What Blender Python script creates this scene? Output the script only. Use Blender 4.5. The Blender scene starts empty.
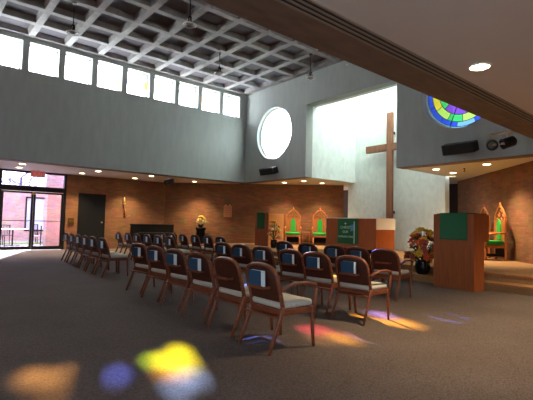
import bpy, bmesh, math, random
from mathutils import Vector, Matrix
PI = math.pi
random.seed(7)
scene = bpy.context.scene
COL = scene.collection

# ------------------------------------------------------------------ helpers
def lin(c):
    return tuple(((v/255)/12.92 if v/255 <= .04045 else ((v/255+.055)/1.055)**2.4) for v in c) + (1,)

def new_mat(name):
    m = bpy.data.materials.new(name); m.use_nodes = True
    nt = m.node_tree
    return m, nt, nt.nodes['Principled BSDF']

def plain(name, c, rough=.6, metal=0, coat=0, spec=.5):
    m, nt, b = new_mat(name)
    b.inputs['Base Color'].default_value = lin(c)
    b.inputs['Roughness'].default_value = rough
    b.inputs['Metallic'].default_value = metal
    b.inputs['Coat Weight'].default_value = coat
    b.inputs['Specular IOR Level'].default_value = spec
    return m

def varied(name, c1, c2, scale=(1,1,1), nscale=5, rough=.7, detail=6, bump=0, coords='Object', lo=.3, hi=.7, spec=.4):
    m, nt, b = new_mat(name)
    n, l = nt.nodes, nt.links
    tc = n.new('ShaderNodeTexCoord'); mp = n.new('ShaderNodeMapping'); mp.inputs['Scale'].default_value = scale
    l.new(tc.outputs[coords], mp.inputs[0])
    no = n.new('ShaderNodeTexNoise'); no.inputs['Scale'].default_value = nscale; no.inputs['Detail'].default_value = detail
    l.new(mp.outputs[0], no.inputs['Vector'])
    r = n.new('ShaderNodeValToRGB'); r.color_ramp.elements[0].position = lo; r.color_ramp.elements[1].position = hi
    r.color_ramp.elements[0].color = lin(c1); r.color_ramp.elements[1].color = lin(c2)
    l.new(no.outputs['Fac'], r.inputs[0]); l.new(r.outputs[0], b.inputs['Base Color'])
    b.inputs['Roughness'].default_value = rough; b.inputs['Specular IOR Level'].default_value = spec
    if bump:
        bp = n.new('ShaderNodeBump'); bp.inputs['Strength'].default_value = bump; bp.inputs['Distance'].default_value = .01
        l.new(no.outputs['Fac'], bp.inputs['Height']); l.new(bp.outputs[0], b.inputs['Normal'])
    return m

def brick(name, c1, c2, mortar, bw=.30, rh=.065, axis='xz', rough=.85):
    m, nt, b = new_mat(name)
    n, l = nt.nodes, nt.links
    tc = n.new('ShaderNodeTexCoord'); sp = n.new('ShaderNodeSeparateXYZ'); cb = n.new('ShaderNodeCombineXYZ')
    l.new(tc.outputs['Object'], sp.inputs[0]); l.new(sp.outputs[0 if axis[0] == 'x' else 1], cb.inputs[0]); l.new(sp.outputs[2], cb.inputs[1])
    bt = n.new('ShaderNodeTexBrick'); l.new(cb.outputs[0], bt.inputs['Vector'])
    bt.inputs['Scale'].default_value = 1; bt.inputs['Brick Width'].default_value = bw; bt.inputs['Row Height'].default_value = rh
    bt.inputs['Mortar Size'].default_value = .006; bt.inputs['Mortar Smooth'].default_value = .3
    bt.inputs['Color1'].default_value = lin(c1); bt.inputs['Color2'].default_value = lin(c2); bt.inputs['Mortar'].default_value = lin(mortar)
    no = n.new('ShaderNodeTexNoise'); no.inputs['Scale'].default_value = 3; no.inputs['Detail'].default_value = 5
    l.new(cb.outputs[0], no.inputs['Vector'])
    mx = n.new('ShaderNodeMix'); mx.data_type = 'RGBA'; mx.blend_type = 'OVERLAY'; mx.inputs[0].default_value = .45
    l.new(bt.outputs['Color'], mx.inputs[6]); l.new(no.outputs['Color'], mx.inputs[7])
    hs = n.new('ShaderNodeHueSaturation'); hs.inputs['Saturation'].default_value = .95
    l.new(mx.outputs[2], hs.inputs['Color']); l.new(hs.outputs[0], b.inputs['Base Color'])
    bp = n.new('ShaderNodeBump'); bp.inputs['Strength'].default_value = .5; bp.inputs['Distance'].default_value = .008; bp.invert = True
    l.new(bt.outputs['Fac'], bp.inputs['Height']); l.new(bp.outputs[0], b.inputs['Normal'])
    b.inputs['Roughness'].default_value = rough; b.inputs['Specular IOR Level'].default_value = .25
    return m

def emit(name, c, s):
    m = bpy.data.materials.new(name); m.use_nodes = True; nt = m.node_tree
    nt.nodes.clear(); e = nt.nodes.new('ShaderNodeEmission'); o = nt.nodes.new('ShaderNodeOutputMaterial')
    e.inputs[0].default_value = lin(c); e.inputs[1].default_value = s; nt.links.new(e.outputs[0], o.inputs[0]); return m

def tglass(name, c, gloss=.04, rough=.05, linear=None):
    m = bpy.data.materials.new(name); m.use_nodes = True; nt = m.node_tree; nt.nodes.clear()
    t = nt.nodes.new('ShaderNodeBsdfTransparent'); g = nt.nodes.new('ShaderNodeBsdfGlossy'); mx = nt.nodes.new('ShaderNodeMixShader')
    o = nt.nodes.new('ShaderNodeOutputMaterial')
    t.inputs[0].default_value = linear or lin(c); g.inputs['Roughness'].default_value = rough; mx.inputs[0].default_value = gloss
    nt.links.new(t.outputs[0], mx.inputs[1]); nt.links.new(g.outputs[0], mx.inputs[2]); nt.links.new(mx.outputs[0], o.inputs[0]); return m

class MB:
    """collects shapes into one mesh"""
    def __init__(s): s.bm = bmesh.new()
    def box(s, x0, x1, y0, y1, z0, z1, M=None, mi=0):
        vs = [s.bm.verts.new((x, y, z)) for x in (x0, x1) for y in (y0, y1) for z in (z0, z1)]
        for f in ((0,1,3,2),(4,6,7,5),(0,4,5,1),(2,3,7,6),(0,2,6,4),(1,5,7,3)):
            fc = s.bm.faces.new([vs[i] for i in f]); fc.material_index = mi
        if M: bmesh.ops.transform(s.bm, matrix=M, verts=vs)
        return s
    def rbox(s, x0, x1, y0, y1, z0, z1, r=.01, seg=2, M=None):
        b = bmesh.new(); t = MB.__new__(MB); t.bm = b; t.box(x0, x1, y0, y1, z0, z1)
        bmesh.ops.recalc_face_normals(b, faces=b.faces)
        bmesh.ops.bevel(b, geom=list(b.edges), offset=r, segments=seg, profile=.5, affect='EDGES')
        if M: bmesh.ops.transform(b, matrix=M, verts=b.verts)
        s._merge(b); return s
    def _merge(s, b, mi=None):
        me = bpy.data.meshes.new('tmp'); b.to_mesh(me); b.free(); s.bm.from_mesh(me); bpy.data.meshes.remove(me)
    def tube(s, pts, r, n=8, flat=None, cap=True):
        """sweep a round (or flat=(w,t) rectangular, w along y) section along points; r float or list"""
        pts = [Vector(p) for p in pts]; rings = []
        for i, p in enumerate(pts):
            a = pts[max(i-1, 0)]; c = pts[min(i+1, len(pts)-1)]; t = (c-a).normalized()
            up = Vector((0, 1, 0)) if abs(t.y) < .95 else Vector((0, 0, 1))
            if flat and len(flat) == 3: up = Vector(flat[2])
            u = (up - t*up.dot(t)).normalized(); v = t.cross(u)
            rr = r[i] if isinstance(r, (list, tuple)) else r
            if flat:
                w, h = flat[0]/2, flat[1]/2
                cs = [(-w, -h*.6), (-w*.6, -h), (w*.6, -h), (w, -h*.6), (w, h*.6), (w*.6, h), (-w*.6, h), (-w, h*.6)]
                rings.append([s.bm.verts.new(p + u*q*rr + v*k*rr) for q, k in cs])
            else:
                rings.append([s.bm.verts.new(p + (u*math.cos(2*PI*k/n) + v*math.sin(2*PI*k/n))*rr) for k in range(n)])
        for A, B in zip(rings, rings[1:]):
            m = len(A)
            for k in range(m): s.bm.faces.new((A[k], A[(k+1) % m], B[(k+1) % m], B[k]))
        if cap: s.bm.faces.new(rings[0][::-1]); s.bm.faces.new(rings[-1])
        return s
    def lathe(s, prof, n=20, c=(0, 0, 0), M=None):
        rings = []; allv = []
        for (r, z) in prof:
            ring = [s.bm.verts.new((c[0]+r*math.cos(2*PI*k/n), c[1]+r*math.sin(2*PI*k/n), c[2]+z)) for k in range(n)]
            rings.append(ring); allv += ring
        for A, B in zip(rings, rings[1:]):
            for k in range(n): s.bm.faces.new((A[k], A[(k+1) % n], B[(k+1) % n], B[k]))
        s.bm.faces.new(rings[0][::-1]); s.bm.faces.new(rings[-1])
        if M: bmesh.ops.transform(s.bm, matrix=M, verts=allv)
        return s
    def prism(s, poly, z0, z1, M=None):
        a = [s.bm.verts.new((p[0], p[1], z0)) for p in poly]; b = [s.bm.verts.new((p[0], p[1], z1)) for p in poly]
        s.bm.faces.new(a[::-1]); s.bm.faces.new(b); n = len(poly)
        for k in range(n): s.bm.faces.new((a[k], a[(k+1) % n], b[(k+1) % n], b[k]))
        if M: bmesh.ops.transform(s.bm, matrix=M, verts=a+b)
        return s
    def ball(s, c, r, sc=(1, 1, 1), sub=1, rot=None):
        M = Matrix.Translation(c) @ (rot or Matrix.Identity(4)) @ Matrix.Diagonal((r*sc[0], r*sc[1], r*sc[2], 1))
        bmesh.ops.create_icosphere(s.bm, subdivisions=sub, radius=1, matrix=M); return s
    def build(s, name, mat, parent=None, smooth=False, loc=None, rz=0):
        bmesh.ops.recalc_face_normals(s.bm, faces=s.bm.faces)
        me = bpy.data.meshes.new(name); s.bm.to_mesh(me); s.bm.free()
        for m in (mat if isinstance(mat, list) else [mat]): me.materials.append(m)
        if smooth:
            for p in me.polygons: p.use_smooth = True
        o = bpy.data.objects.new(name, me); COL.objects.link(o)
        if parent: o.parent = parent
        if loc is not None: o.location = loc
        o.rotation_euler.z = rz
        return o

def tag(o, label=None, cat=None, group=None, kind=None):
    if label: o['label'] = label
    if cat: o['category'] = cat
    if group: o['group'] = group
    if kind: o['kind'] = kind
    return o
def struct(o): o['kind'] = 'structure'; return o
def empty(name, loc, rz=0, label=None, cat=None, group=None):
    o = bpy.data.objects.new(name, None); COL.objects.link(o); o.location = loc; o.rotation_euler.z = rz
    o.empty_display_size = .1
    return tag(o, label, cat, group)
def copy_tree(o, parent=None):
    c = o.copy(); COL.objects.link(c); c.parent = parent
    for ch in o.children: copy_tree(ch, c)
    return c
def light(name, kind, loc, energy, color=(1, 1, 1), target=None, parent=None, **kw):
    l = bpy.data.lights.new(name, kind); l.energy = energy; l.color = color
    for k, v in kw.items(): setattr(l, k, v)
    o = bpy.data.objects.new(name, l); COL.objects.link(o); o.location = loc
    if target is not None:
        o.rotation_euler = (Vector(target)-Vector(loc)).to_track_quat('-Z', 'Y').to_euler()
    if parent: o.parent = parent
    return o
RY = lambda a: Matrix.Rotation(a, 4, 'Y')
RX = lambda a: Matrix.Rotation(a, 4, 'X')
RZ = lambda a: Matrix.Rotation(a, 4, 'Z')
T = Matrix.Translation

# ------------------------------------------------------------------ materials
concrete = varied('board formed concrete', (146, 152, 149), (158, 163, 159), (4, 4, .9), 1.6, .9, 9, .15, lo=.2, hi=.8)
concrete_lite = varied('coffer concrete', (124, 122, 124), (140, 138, 138), (1, 1, 1), 6, .8, 5)
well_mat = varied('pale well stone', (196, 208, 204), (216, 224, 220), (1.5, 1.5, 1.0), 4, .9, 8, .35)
plaster = varied('beige plaster', (222, 214, 202), (228, 220, 208), (1, 1, 1), 2, .55, 3)
soffit_wood = varied('brown beam underside', (112, 92, 76), (134, 110, 92), (1, 3, 1), 3, .6, 6)
brickm = brick('red roman brick', (142, 94, 58), (122, 80, 50), (122, 88, 60))
brick_out = brick('pink courtyard brick', (188, 160, 160), (176, 146, 148), (186, 168, 168), .25, .08)  # pink brick of the courtyard wing and porch
dark_metal = plain('dark bronze metal', (34, 30, 32), .4, .6)
black = plain('black plastic', (14, 14, 17), .5)
blackwood = plain('black stained wood', (16, 13, 12), .65, spec=.2)
door_dark = plain('near black door paint', (17, 16, 18), .6, 0, 0, .25)
steel = plain('brushed steel', (190, 188, 184), .3, 1)
brass = plain('polished brass', (210, 160, 70), .3, 1)
chairwood = varied('mahogany chair wood', (92, 46, 26), (122, 66, 38), (3, 3, 22), 3, .45, 6, spec=.4)
chairpanel = varied('mahogany back panel', (58, 27, 18), (78, 38, 24), (2, 2, 16), 3, .5, 6, spec=.35)
seatfab = varied('oatmeal seat fabric', (168, 160, 144), (188, 180, 164), (1, 1, 1), 60, .95, 2)
lectwood = varied('reddish oak veneer', (134, 68, 32), (154, 84, 42), (6, 6, .6), 4, .45, 6)
altarwood = varied('warm oak veneer', (146, 72, 26), (166, 86, 34), (6, 6, .6), 4, .45, 6)
crosswood = varied('rough oak beam', (112, 74, 54), (138, 94, 70), (5, 5, .6), 4, .6, 8)
goldwood = varied('honey gothic oak', (148, 80, 36), (172, 102, 48), (4, 4, 1), 4, .4, 6)
green = plain('bright green velvet', (30, 150, 52), .8)
greencl = plain('dark green brocade', (12, 92, 52), .75)
linen = plain('white altar linen', (225, 216, 200), .85)
blue = plain('blue hymnal cloth', (26, 66, 92), .55)
paper = plain('white page block', (206, 210, 206), .8)
bluep = plain('pale blue applique', (90, 150, 190), .8)
ltxt = plain('pale lettering', (196, 220, 200), .8)
lamp_on = emit('lit lamp glass', (255, 226, 178), 14)
whitep = plain('white painted metal', (215, 210, 200), .5)
clear = tglass('clear pane', (236, 240, 248))
doorglass = tglass('tinted door glass', (222, 219, 232), .05)
clere = tglass('clerestory pane', (226, 238, 255))
etched = tglass('tinted transom pane', (205, 202, 225), .06)
red_e = emit('red exit letters', (235, 90, 84), .35)
exitw = plain('exit sign housing', (222, 150, 146), .5)
petal_y = plain('yellow petals', (216, 170, 40), .7)
petal_o = plain('orange petals', (196, 84, 30), .7)
petal_p = plain('dusty pink petals', (168, 74, 66), .7)
petal_w = plain('cream petals', (226, 206, 150), .7)
leafm = plain('dark leaf green', (40, 58, 26), .7)
vasem = plain('black glazed vase', (18, 16, 20), .25)
glassb = tglass('lamp globe glass', (225, 225, 225), .12)

# carpet with a fine rib
m, nt, b = new_mat('brown loop carpet'); carpet = m
n, l = nt.nodes, nt.links
tc = n.new('ShaderNodeTexCoord'); vo = n.new('ShaderNodeTexVoronoi'); vo.inputs['Scale'].default_value = 55
no = n.new('ShaderNodeTexNoise'); no.inputs['Scale'].default_value = 1.2; no.inputs['Detail'].default_value = 6
mp = n.new('ShaderNodeMapping'); mp.inputs['Rotation'].default_value = (0, 0, math.radians(48)); mp.inputs['Scale'].default_value = (1, 2.0, 1)
l.new(tc.outputs['Object'], mp.inputs[0]); l.new(mp.outputs[0], vo.inputs['Vector']); l.new(tc.outputs['Object'], no.inputs['Vector'])
r = n.new('ShaderNodeValToRGB'); r.color_ramp.elements[0].color = lin((112, 98, 90)); r.color_ramp.elements[1].color = lin((80, 69, 63))
r.color_ramp.elements[1].position = .75
l.new(vo.outputs['Distance'], r.inputs[0])
mx = n.new('ShaderNodeMix'); mx.data_type = 'RGBA'; mx.blend_type = 'OVERLAY'; mx.inputs[0].default_value = .25
l.new(r.outputs[0], mx.inputs[6]); l.new(no.outputs['Fac'], mx.inputs[7]); l.new(mx.outputs[2], b.inputs['Base Color'])
bp = n.new('ShaderNodeBump'); bp.inputs['Strength'].default_value = .25; bp.inputs['Distance'].default_value = .003
l.new(vo.outputs['Distance'], bp.inputs['Height']); l.new(bp.outputs[0], b.inputs['Normal'])
b.inputs['Roughness'].default_value = .95; b.inputs['Specular IOR Level'].default_value = .15
tan_carpet = varied('tan platform carpet', (138, 100, 62), (158, 120, 78), (1, 1, 1), 50, .95, 3)
ground_m = varied('pale paved ground', (160, 158, 162), (178, 176, 180), (1, 1, 1), 3, .9, 5)
grass_m = varied('dry lawn', (130, 150, 96), (160, 172, 120), (1, 1, 1), 8, .95, 5)

# ------------------------------------------------------------------ the room
H1 = 2.92; YL = 14.42; YR = 2.80; XF = 10.90; ZW = 6.75; XB = -3.6; YD = 17.41; YS = -2.6
ACY0, ACY1, ACX, ACZ = 6.97, 10.75, 13.82, 5.59

struct(MB().box(XB, 17, YS, YD, -.2, 0).build('floor', carpet))

# waffle ceiling
P = 1.03; RB = .18
mb = MB(); x1 = XF-.02
xs = [x1 - .14 - P*k for k in range(15)]          # rib centre lines across x
ys = [YL - .06 - P*k for k in range(13)]
def zq(bm, pts): 
    bm.faces.new([bm.verts.new(p) for p in pts])
zt = ZW + .15
for i in range(len(xs)-1):
    for j in range(len(ys)-1):
        X1, X0, Y1, Y0 = xs[i], xs[i+1], ys[j], ys[j+1]
        a = [(X0, Y0), (X1, Y0), (X1, Y1), (X0, Y1)]
        h = RB/2
        o_ = [(X0+h, Y0+h), (X1-h, Y0+h), (X1-h, Y1-h), (X0+h, Y1-h)]
        g = h+.05
        c_ = [(X0+g, Y0+g), (X1-g, Y0+g), (X1-g, Y1-g), (X0+g, Y1-g)]
        if Y0 < YR-.9: continue
        for k in range(4):
            q = (k+1) % 4
            zq(mb.bm, [(*a[k], ZW), (*a[q], ZW), (*o_[q], ZW), (*o_[k], ZW)])
            zq(mb.bm, [(*o_[k], ZW), (*o_[q], ZW), (*c_[q], zt), (*c_[k], zt)])
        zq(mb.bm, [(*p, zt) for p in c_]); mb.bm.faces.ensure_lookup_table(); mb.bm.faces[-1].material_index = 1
bmesh.ops.remove_doubles(mb.bm, verts=mb.bm.verts, dist=.0005)
mb.box(xs[0], XF+.02, YR-.1, YL+.1, ZW, ZW+.3).box(XB-.1, XF+.3, YR-.4, YL+.4, zt+.02, zt+.2)
mb.box(XB, XF, YL-.16, YL+.02, ZW-.002, ZW+.3)
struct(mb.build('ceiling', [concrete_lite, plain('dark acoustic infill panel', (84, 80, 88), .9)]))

# clerestory walls
WZ0, WZ1 = 5.70, 6.60
wc = [10.12 - P*k for k in range(13)]
def clere_wall(name, y0, y1):
    mb = MB().box(XB, XF+.35, y0, y1, H1, WZ0).box(XB, XF+.35, y0, y1, WZ1, ZW+.4)
    e = [XF+.35] + sum([[c+.42, c-.42] for c in wc], []) + [XB]
    for k in range(0, len(e), 2): mb.box(e[k+1], e[k], y0, y1, WZ0, WZ1)
    return struct(mb.build(name, concrete))
clere_wall('wall_left', YL, YL+.4)
clere_wall('wall_right', YR-.4, YR)
nwin = 0
def clere_window(c, y0, inner):
    global nwin; nwin += 1
    w = struct(empty('window_%d' % nwin, (c, y0, WZ0)))
    m_ = MB(); t = .03
    fx = c
    m_.box(-.42, .42, -.03, .03, 0, t).box(-.42, .42, -.03, .03, .9-t, .9).box(-.42, -.42+t, -.03, .03, t, .9-t).box(.42-t, .42, -.03, .03, t, .9-t)
    m_.build('window_frame', steel, w); mosaic(c, y0, w)
# milky panes with clear coloured pieces; a piece throws its colour on the floor where the sun carries it
SUN = (.72, 1.85, 1.0)
milky = bpy.data.materials.new('milky glass'); milky.use_nodes = True; nt = milky.node_tree; nt.nodes.clear()
tr = nt.nodes.new('ShaderNodeBsdfTranslucent'); tr.inputs[0].default_value = (.80, .87, .95, 1); oo = nt.nodes.new('ShaderNodeOutputMaterial'); nt.links.new(tr.outputs[0], oo.inputs[0])
PCOL = {'y': (.95, .9, .02), 'g': (.5, .85, .03), 'o': (.9, .42, .06), 'r': (.9, .08, .14), 'k': (.9, .35, .5), 'b': (.10, .16, .85), 'c': (.30, .48, .95), 'v': (.40, .25, .8), 'n': (.35, .18, .05), 'm': (.10, .10, .35)}
pk = list(PCOL); pmats = [milky] + [tglass('clear piece ' + nm, None, .02, .05, (*PCOL[k], 1)) for k, nm in zip(pk, ('yellow', 'lime', 'orange', 'red', 'pink', 'blue', 'sky', 'violet', 'amber', 'indigo'))]
BLOBS = [(1.80, 3.22, .20, .24, 'y'), (1.66, 3.30, .10, .16, 'g'), (1.95, 3.30, .10, .3, 'y'), (1.62, 3.02, .12, .09, 'o'), (1.50, 2.72, .08, .10, 'c'), (1.72, 2.80, .13, .12, 'c'), (1.86, 2.62, .13, .10, 'b'),
         (1.22, 3.22, .10, .13, 'b'), (1.1, 3.2, .2, .12, 'm'), (1.02, 3.42, .18, .16, 'n'), (.90, 3.10, .16, .12, 'n'), (.92, 2.86, .12, .10, 'r'), (1.42, 4.00, .07, .10, 'n'), (.75, 3.5, .1, .2, 'n'),
         (2.70, 3.22, .12, .12, 'b'), (3.42, 3.26, .06, .12, 'r'), (3.58, 3.22, .05, .14, 'r'), (3.46, 2.86, .09, .16, 'o'), (3.70, 2.84, .06, .09, 'k'), (3.74, 2.70, .06, .05, 'c'), (3.22, 3.0, .04, .2, 'n'),
         (4.32, 3.25, .22, .24, 'o'), (4.58, 2.88, .20, .22, 'o'), (4.80, 3.28, .14, .14, 'v'), (5.90, 4.00, .14, .16, 'b'), (5.70, 3.98, .08, .10, 'v'), (5.42, 2.64, .20, .11, 'b')]
def mosaic(c, y0, w):
    g = MB(); nx, nz = 18, 20
    for i in range(nx):
        for k in range(nz):
            xa, xb = -.39+.78*i/nx, -.39+.78*(i+1)/nx; za, zb = .03+.84*k/nz, .03+.84*(k+1)/nz
            X, Z = c+(xa+xb)/2, WZ0+(za+zb)/2
            fx_, fy_ = X-SUN[0]*Z, y0-SUN[1]*Z
            mi = 0
            for (bx, by, rx, ry, ch) in BLOBS:
                if ((fx_-bx)/rx)**2+((fy_-by)/ry)**2 < 1: mi = 1+pk.index(ch); break
            f = g.bm.faces.new([g.bm.verts.new(v) for v in ((xa, 0, za), (xb, 0, za), (xb, 0, zb), (xa, 0, zb))]); f.material_index = mi
    bmesh.ops.remove_doubles(g.bm, verts=g.bm.verts, dist=.0005)
    g.build('pane', pmats, w)
for c in wc[:10]: clere_window(c, YL+.25, 1)
# underside trims of the two clerestory walls (brown)
MBo = MB().box(XB, XF, YR-.42, YR, H1-.012, H1-.001).build('trim_1', soffit_wood); struct(MBo)
struct(MB().box(XB, XF+.35, YL, YL+.4, H1-.012, H1-.001).build('trim_2', soffit_wood))

# front wall with openings
mb = MB().box(XF, XF+.35, YR-.4, ACY0, H1, ZW+.4).box(XF, XF+.35, ACY1, YL+.4, H1, ZW+.4).box(XF, XF+.35, ACY0, ACY1, ACZ, ZW+.4)
fw = struct(mb.build('wall_front', concrete))
C1 = (XF, 12.58, 4.81); C2 = (XF, 5.10, 4.86); CR = 1.05
def drill(o, y, z, r):
    c = MB().lathe([(r, -1), (r, 1)], 64).build('cut', concrete); c.matrix_world = T((XF, y, z)) @ RY(PI/2)
    md = o.modifiers.new('b', 'BOOLEAN'); md.operation = 'DIFFERENCE'; md.object = c; md.solver = 'EXACT'
    bpy.context.view_layer.update()
    me = bpy.data.meshes.new_from_object(o.evaluated_get(bpy.context.evaluated_depsgraph_get()))
    o.modifiers.clear(); o.data = me; bpy.data.objects.remove(c)
drill(fw, C1[1], C1[2], CR); drill(fw, C2[1], C2[2], CR)

# stained glass roundels: rings of coloured cells
GC = {'y': (1.0, .82, .08), 'o': (1.0, .42, .05), 'r': (.9, .06, .06), 'b': (.05, .12, .95), 'c': (.25, .6, 1.0), 'g': (.08, .75, .22),
      'p': (.28, .10, .80), 'k': (.95, .35, .55), 'w': (.9, .95, 1.0), 'l': (.6, .95, .2), 'd': (.02, .02, .05)}
gkeys = list(GC); gm = [tglass('stained glass ' + nm, None, .02, .05, (*GC[k], 1)) for k, nm in zip(gkeys, ('yellow', 'orange', 'red', 'blue', 'sky', 'green', 'violet', 'pink', 'white', 'lime', 'smoke'))]
gm2 = [tglass('deep glass ' + nm, None, .02, .05, (*[v*.22 for v in GC[k]], 1)) for k, nm in zip(gkeys, ('yellow', 'orange', 'red', 'blue', 'sky', 'green', 'violet', 'pink', 'white', 'lime', 'smoke'))]
def opal(name, c):
    m = bpy.data.materials.new(name); m.use_nodes = True; nt = m.node_tree; nt.nodes.clear()
    t = nt.nodes.new('ShaderNodeBsdfTranslucent'); t.inputs[0].default_value = (*c, 1); o = nt.nodes.new('ShaderNodeOutputMaterial'); nt.links.new(t.outputs[0], o.inputs[0]); return m
gm1 = [opal('opalescent glass ' + nm, [.06+.75*v for v in GC[k]]) for k, nm in zip(gkeys, ('yellow', 'orange', 'red', 'blue', 'sky', 'green', 'violet', 'pink', 'white', 'lime', 'smoke'))]
def roundel(num, c, rings, gm=gm1):
    w = struct(empty('window_%d' % num, (c[0]+.2, c[1], c[2])))
    g = MB(); L = MB()
    n0 = len(rings)
    rr = [0, .22, .42, .62, .80, .90, 1.0]
    def P3(r, a, x=0): return (x, r*math.cos(a), r*math.sin(a))
    for i, (cells, r0, r1) in enumerate(rings):
        N = len(cells)
        for k, ch in enumerate(cells):
            a0, a1 = 2*PI*k/N + i*.17, 2*PI*(k+1)/N + i*.17
            S = max(2, 32//N)
            for s_ in range(S):
                p, q = a0+(a1-a0)*s_/S, a0+(a1-a0)*(s_+1)/S
                vs = [P3(r1, p), P3(r1, q)] + ([P3(r0, q), P3(r0, p)] if r0 > .01 else [P3(0, 0)])
                f = g.bm.faces.new([g.bm.verts.new(v) for v in vs]); f.material_index = gkeys.index(ch)
            L.tube([P3(r0, a0), P3(r1, a0)], .008, 4)
        L.tube([P3(r1, 2*PI*k/40) for k in range(41)], .009, 4, cap=False)
    me = g.build('stained_glass', gm, w)
    L.build('leading', dark_metal, w)
    F = MB(); F.tube([P3(CR-.02, 2*PI*k/48) for k in range(49)], .03, 6, cap=False); F.build('window_frame', whitep, w)
    F = MB()
    for a in (.35, .35+PI/2, .35+PI, .35+3*PI/2): F.tube([P3(.1, a), P3(CR, a)], .012, 4)
    F.build('support_bar', dark_metal, w)
K = 1.03
roundel(nwin+1, C1, [('wgwc', 0, .2), ('wwcgwwcw', .2, .45), ('wwwcwwgwwwcw', .45, .68), ('wwcwwwwwwcwwwcww', .68, .86), ('wwwwcwwwwwwcwwwwwwcw', .86, K)])
roundel(nwin+2, C2, [('kwyw', 0, .2), ('pkwgpkwg', .2, .42), ('pwpgpkpwppgp', .42, .64), ('lylglyylglyl', .64, .84), ('bbcbbbbcbbbb', .84, .97), ('cccccccccccc', .97, K)], gm2)
nwin += 2

# light well behind the front wall
WT = 8.0
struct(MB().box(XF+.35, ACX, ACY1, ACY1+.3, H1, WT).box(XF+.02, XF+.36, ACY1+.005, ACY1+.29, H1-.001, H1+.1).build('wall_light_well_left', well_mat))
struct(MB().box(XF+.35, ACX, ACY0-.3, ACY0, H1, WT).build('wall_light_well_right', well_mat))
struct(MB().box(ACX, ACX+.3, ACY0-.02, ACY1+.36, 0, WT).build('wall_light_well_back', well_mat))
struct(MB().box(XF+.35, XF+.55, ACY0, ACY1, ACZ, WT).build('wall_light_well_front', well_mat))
# reveals of the opening in the front wall
# aisle ceilings
struct(MB().box(XB, 17, YL+.4, YD+.3, H1, H1+.2).box(XF+.35, ACX+.3, ACY1+.3, YL+.4, H1, H1+.2).box(ACX+.3, 17, YS, YL+.4, H1, H1+.2).box(XF+.35, ACX+.3, YS, ACY0-.3, H1, H1+.2).build('ceiling', plaster))
struct(MB().box(XB, XF+.35, YS, YR-.4, H1, H1+.2).build('ceiling', plaster))
# thin trims along the wall/soffit junction of front wall
struct(MB().box(XF-.012, XF+.36, YR-.4, ACY0, H1-.014, H1-.001).box(XF-.012, XF+.36, ACY1, YL+.4, H1-.014, H1-.001).build('trim_3', soffit_wood))

# brick walls
DX0, DX1, DZ = 2.30, 4.52, 2.90
struct(MB().box(XB, DX0, YD, YD+.3, 0, H1).box(DX1, 8.9, YD, YD+.3, 0, H1).box(DX0, DX1, YD, YD+.3, DZ, H1).build('wall_back_left', brickm))
w_ = struct(empty('window_13', (XB-.1, -.1, .1)))  # unseen window added behind the camera to bring daylight to the low ceiling
MB().box(-.04, .04, -2.5, 2.5, 0, .06).box(-.04, .04, -2.5, 2.5, 2.69, 2.75).box(-.04, .04, -2.5, -2.44, .06, 2.69).box(-.04, .04, 2.44, 2.5, .06, 2.69).box(-.04, .04, -.85, -.79, .06, 2.69).box(-.04, .04, .79, .85, .06, 2.69).build('window_frame', dark_metal, w_)
MB().box(-.004, .004, -2.44, 2.44, .06, 2.69).build('pane', clear, w_)
# splayed walls, built in their own frame so the courses run along them
Ls = math.hypot(5.6, 5.6)
struct(MB().box(0, Ls+.05, 0, .3, 0, H1).build('wall_splay_left', brickm, loc=(8.70, 17.41, 0), rz=-PI/4))
struct(MB().box(0, 10.9, -.3, 0, 0, H1).build('wall_splay_right', brickm, loc=(7.9, -.35, 0), rz=PI/4))
struct(MB().box(16.4, 16.6, YS, YD, 0, H1).build('wall_passage', plain('passage painted shade', (52, 40, 36), .9)))  # dark colour stands in for the shade seen through the gaps
struct(MB().box(XB-.2, XB, YR-.4, YD, 0, ZW+.4).box(XB-.2, XB, YS, YR-.4, 2.85, ZW+.4).box(XB-.2, XB, YS, YR-.4, 0, .1).build('wall_rear', brick('rear brick', (142, 94, 58), (122, 80, 50), (122, 88, 60), axis='yz')))
struct(MB().box(2.6, 17, YS-.2, YS, 0, H1).box(XB, -3, YS-.2, YS, 0, H1).box(-3, 2.6, YS-.2, YS, 0, .5).box(-3, 2.6, YS-.2, YS, 2.6, H1).build('wall_side_right', brickm))
w_ = struct(empty('window_14', (-.2, YS-.1, .5)))  # second added window, out of view, for more fill daylight on the ceiling
MB().box(-2.8, 2.8, -.04, .04, 0, .06).box(-2.8, 2.8, -.04, .04, 2.04, 2.1).box(-2.8, -2.74, -.04, .04, .06, 2.04).box(2.74, 2.8, -.04, .04, .06, 2.04).box(-.03, .03, -.04, .04, .06, 2.04).build('window_frame', dark_metal, w_)
MB().box(-2.74, 2.74, -.004, .004, .06, 2.04).build('pane', clear, w_)

# platform with two steps
def plat(x, z0, z1):
    yr = x-8.25-.02
    return [(x, max(yr, -.5)), (14.6, 14.6-8.27), (16.2, 7.9), (16.2, 9.8), (14.2, 11.88), (11.4, 14.68), (x, 14.68)]
struct(MB().prism(plat(8.38, 0, .15), 0.001, .15).build('floor_step', tan_carpet))
struct(MB().prism(plat(8.75, 0, .3), .15, .30).build('floor_platform', tan_carpet))
struct(MB().box(8.365, 8.38, .2, 14.6, .12, .152).box(8.735, 8.75, .5, 14.6, .27, .302).build('trim_4', varied('oak nosing', (150, 96, 50), (170, 112, 60), (1, 8, 1), 4, .4)))

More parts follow.
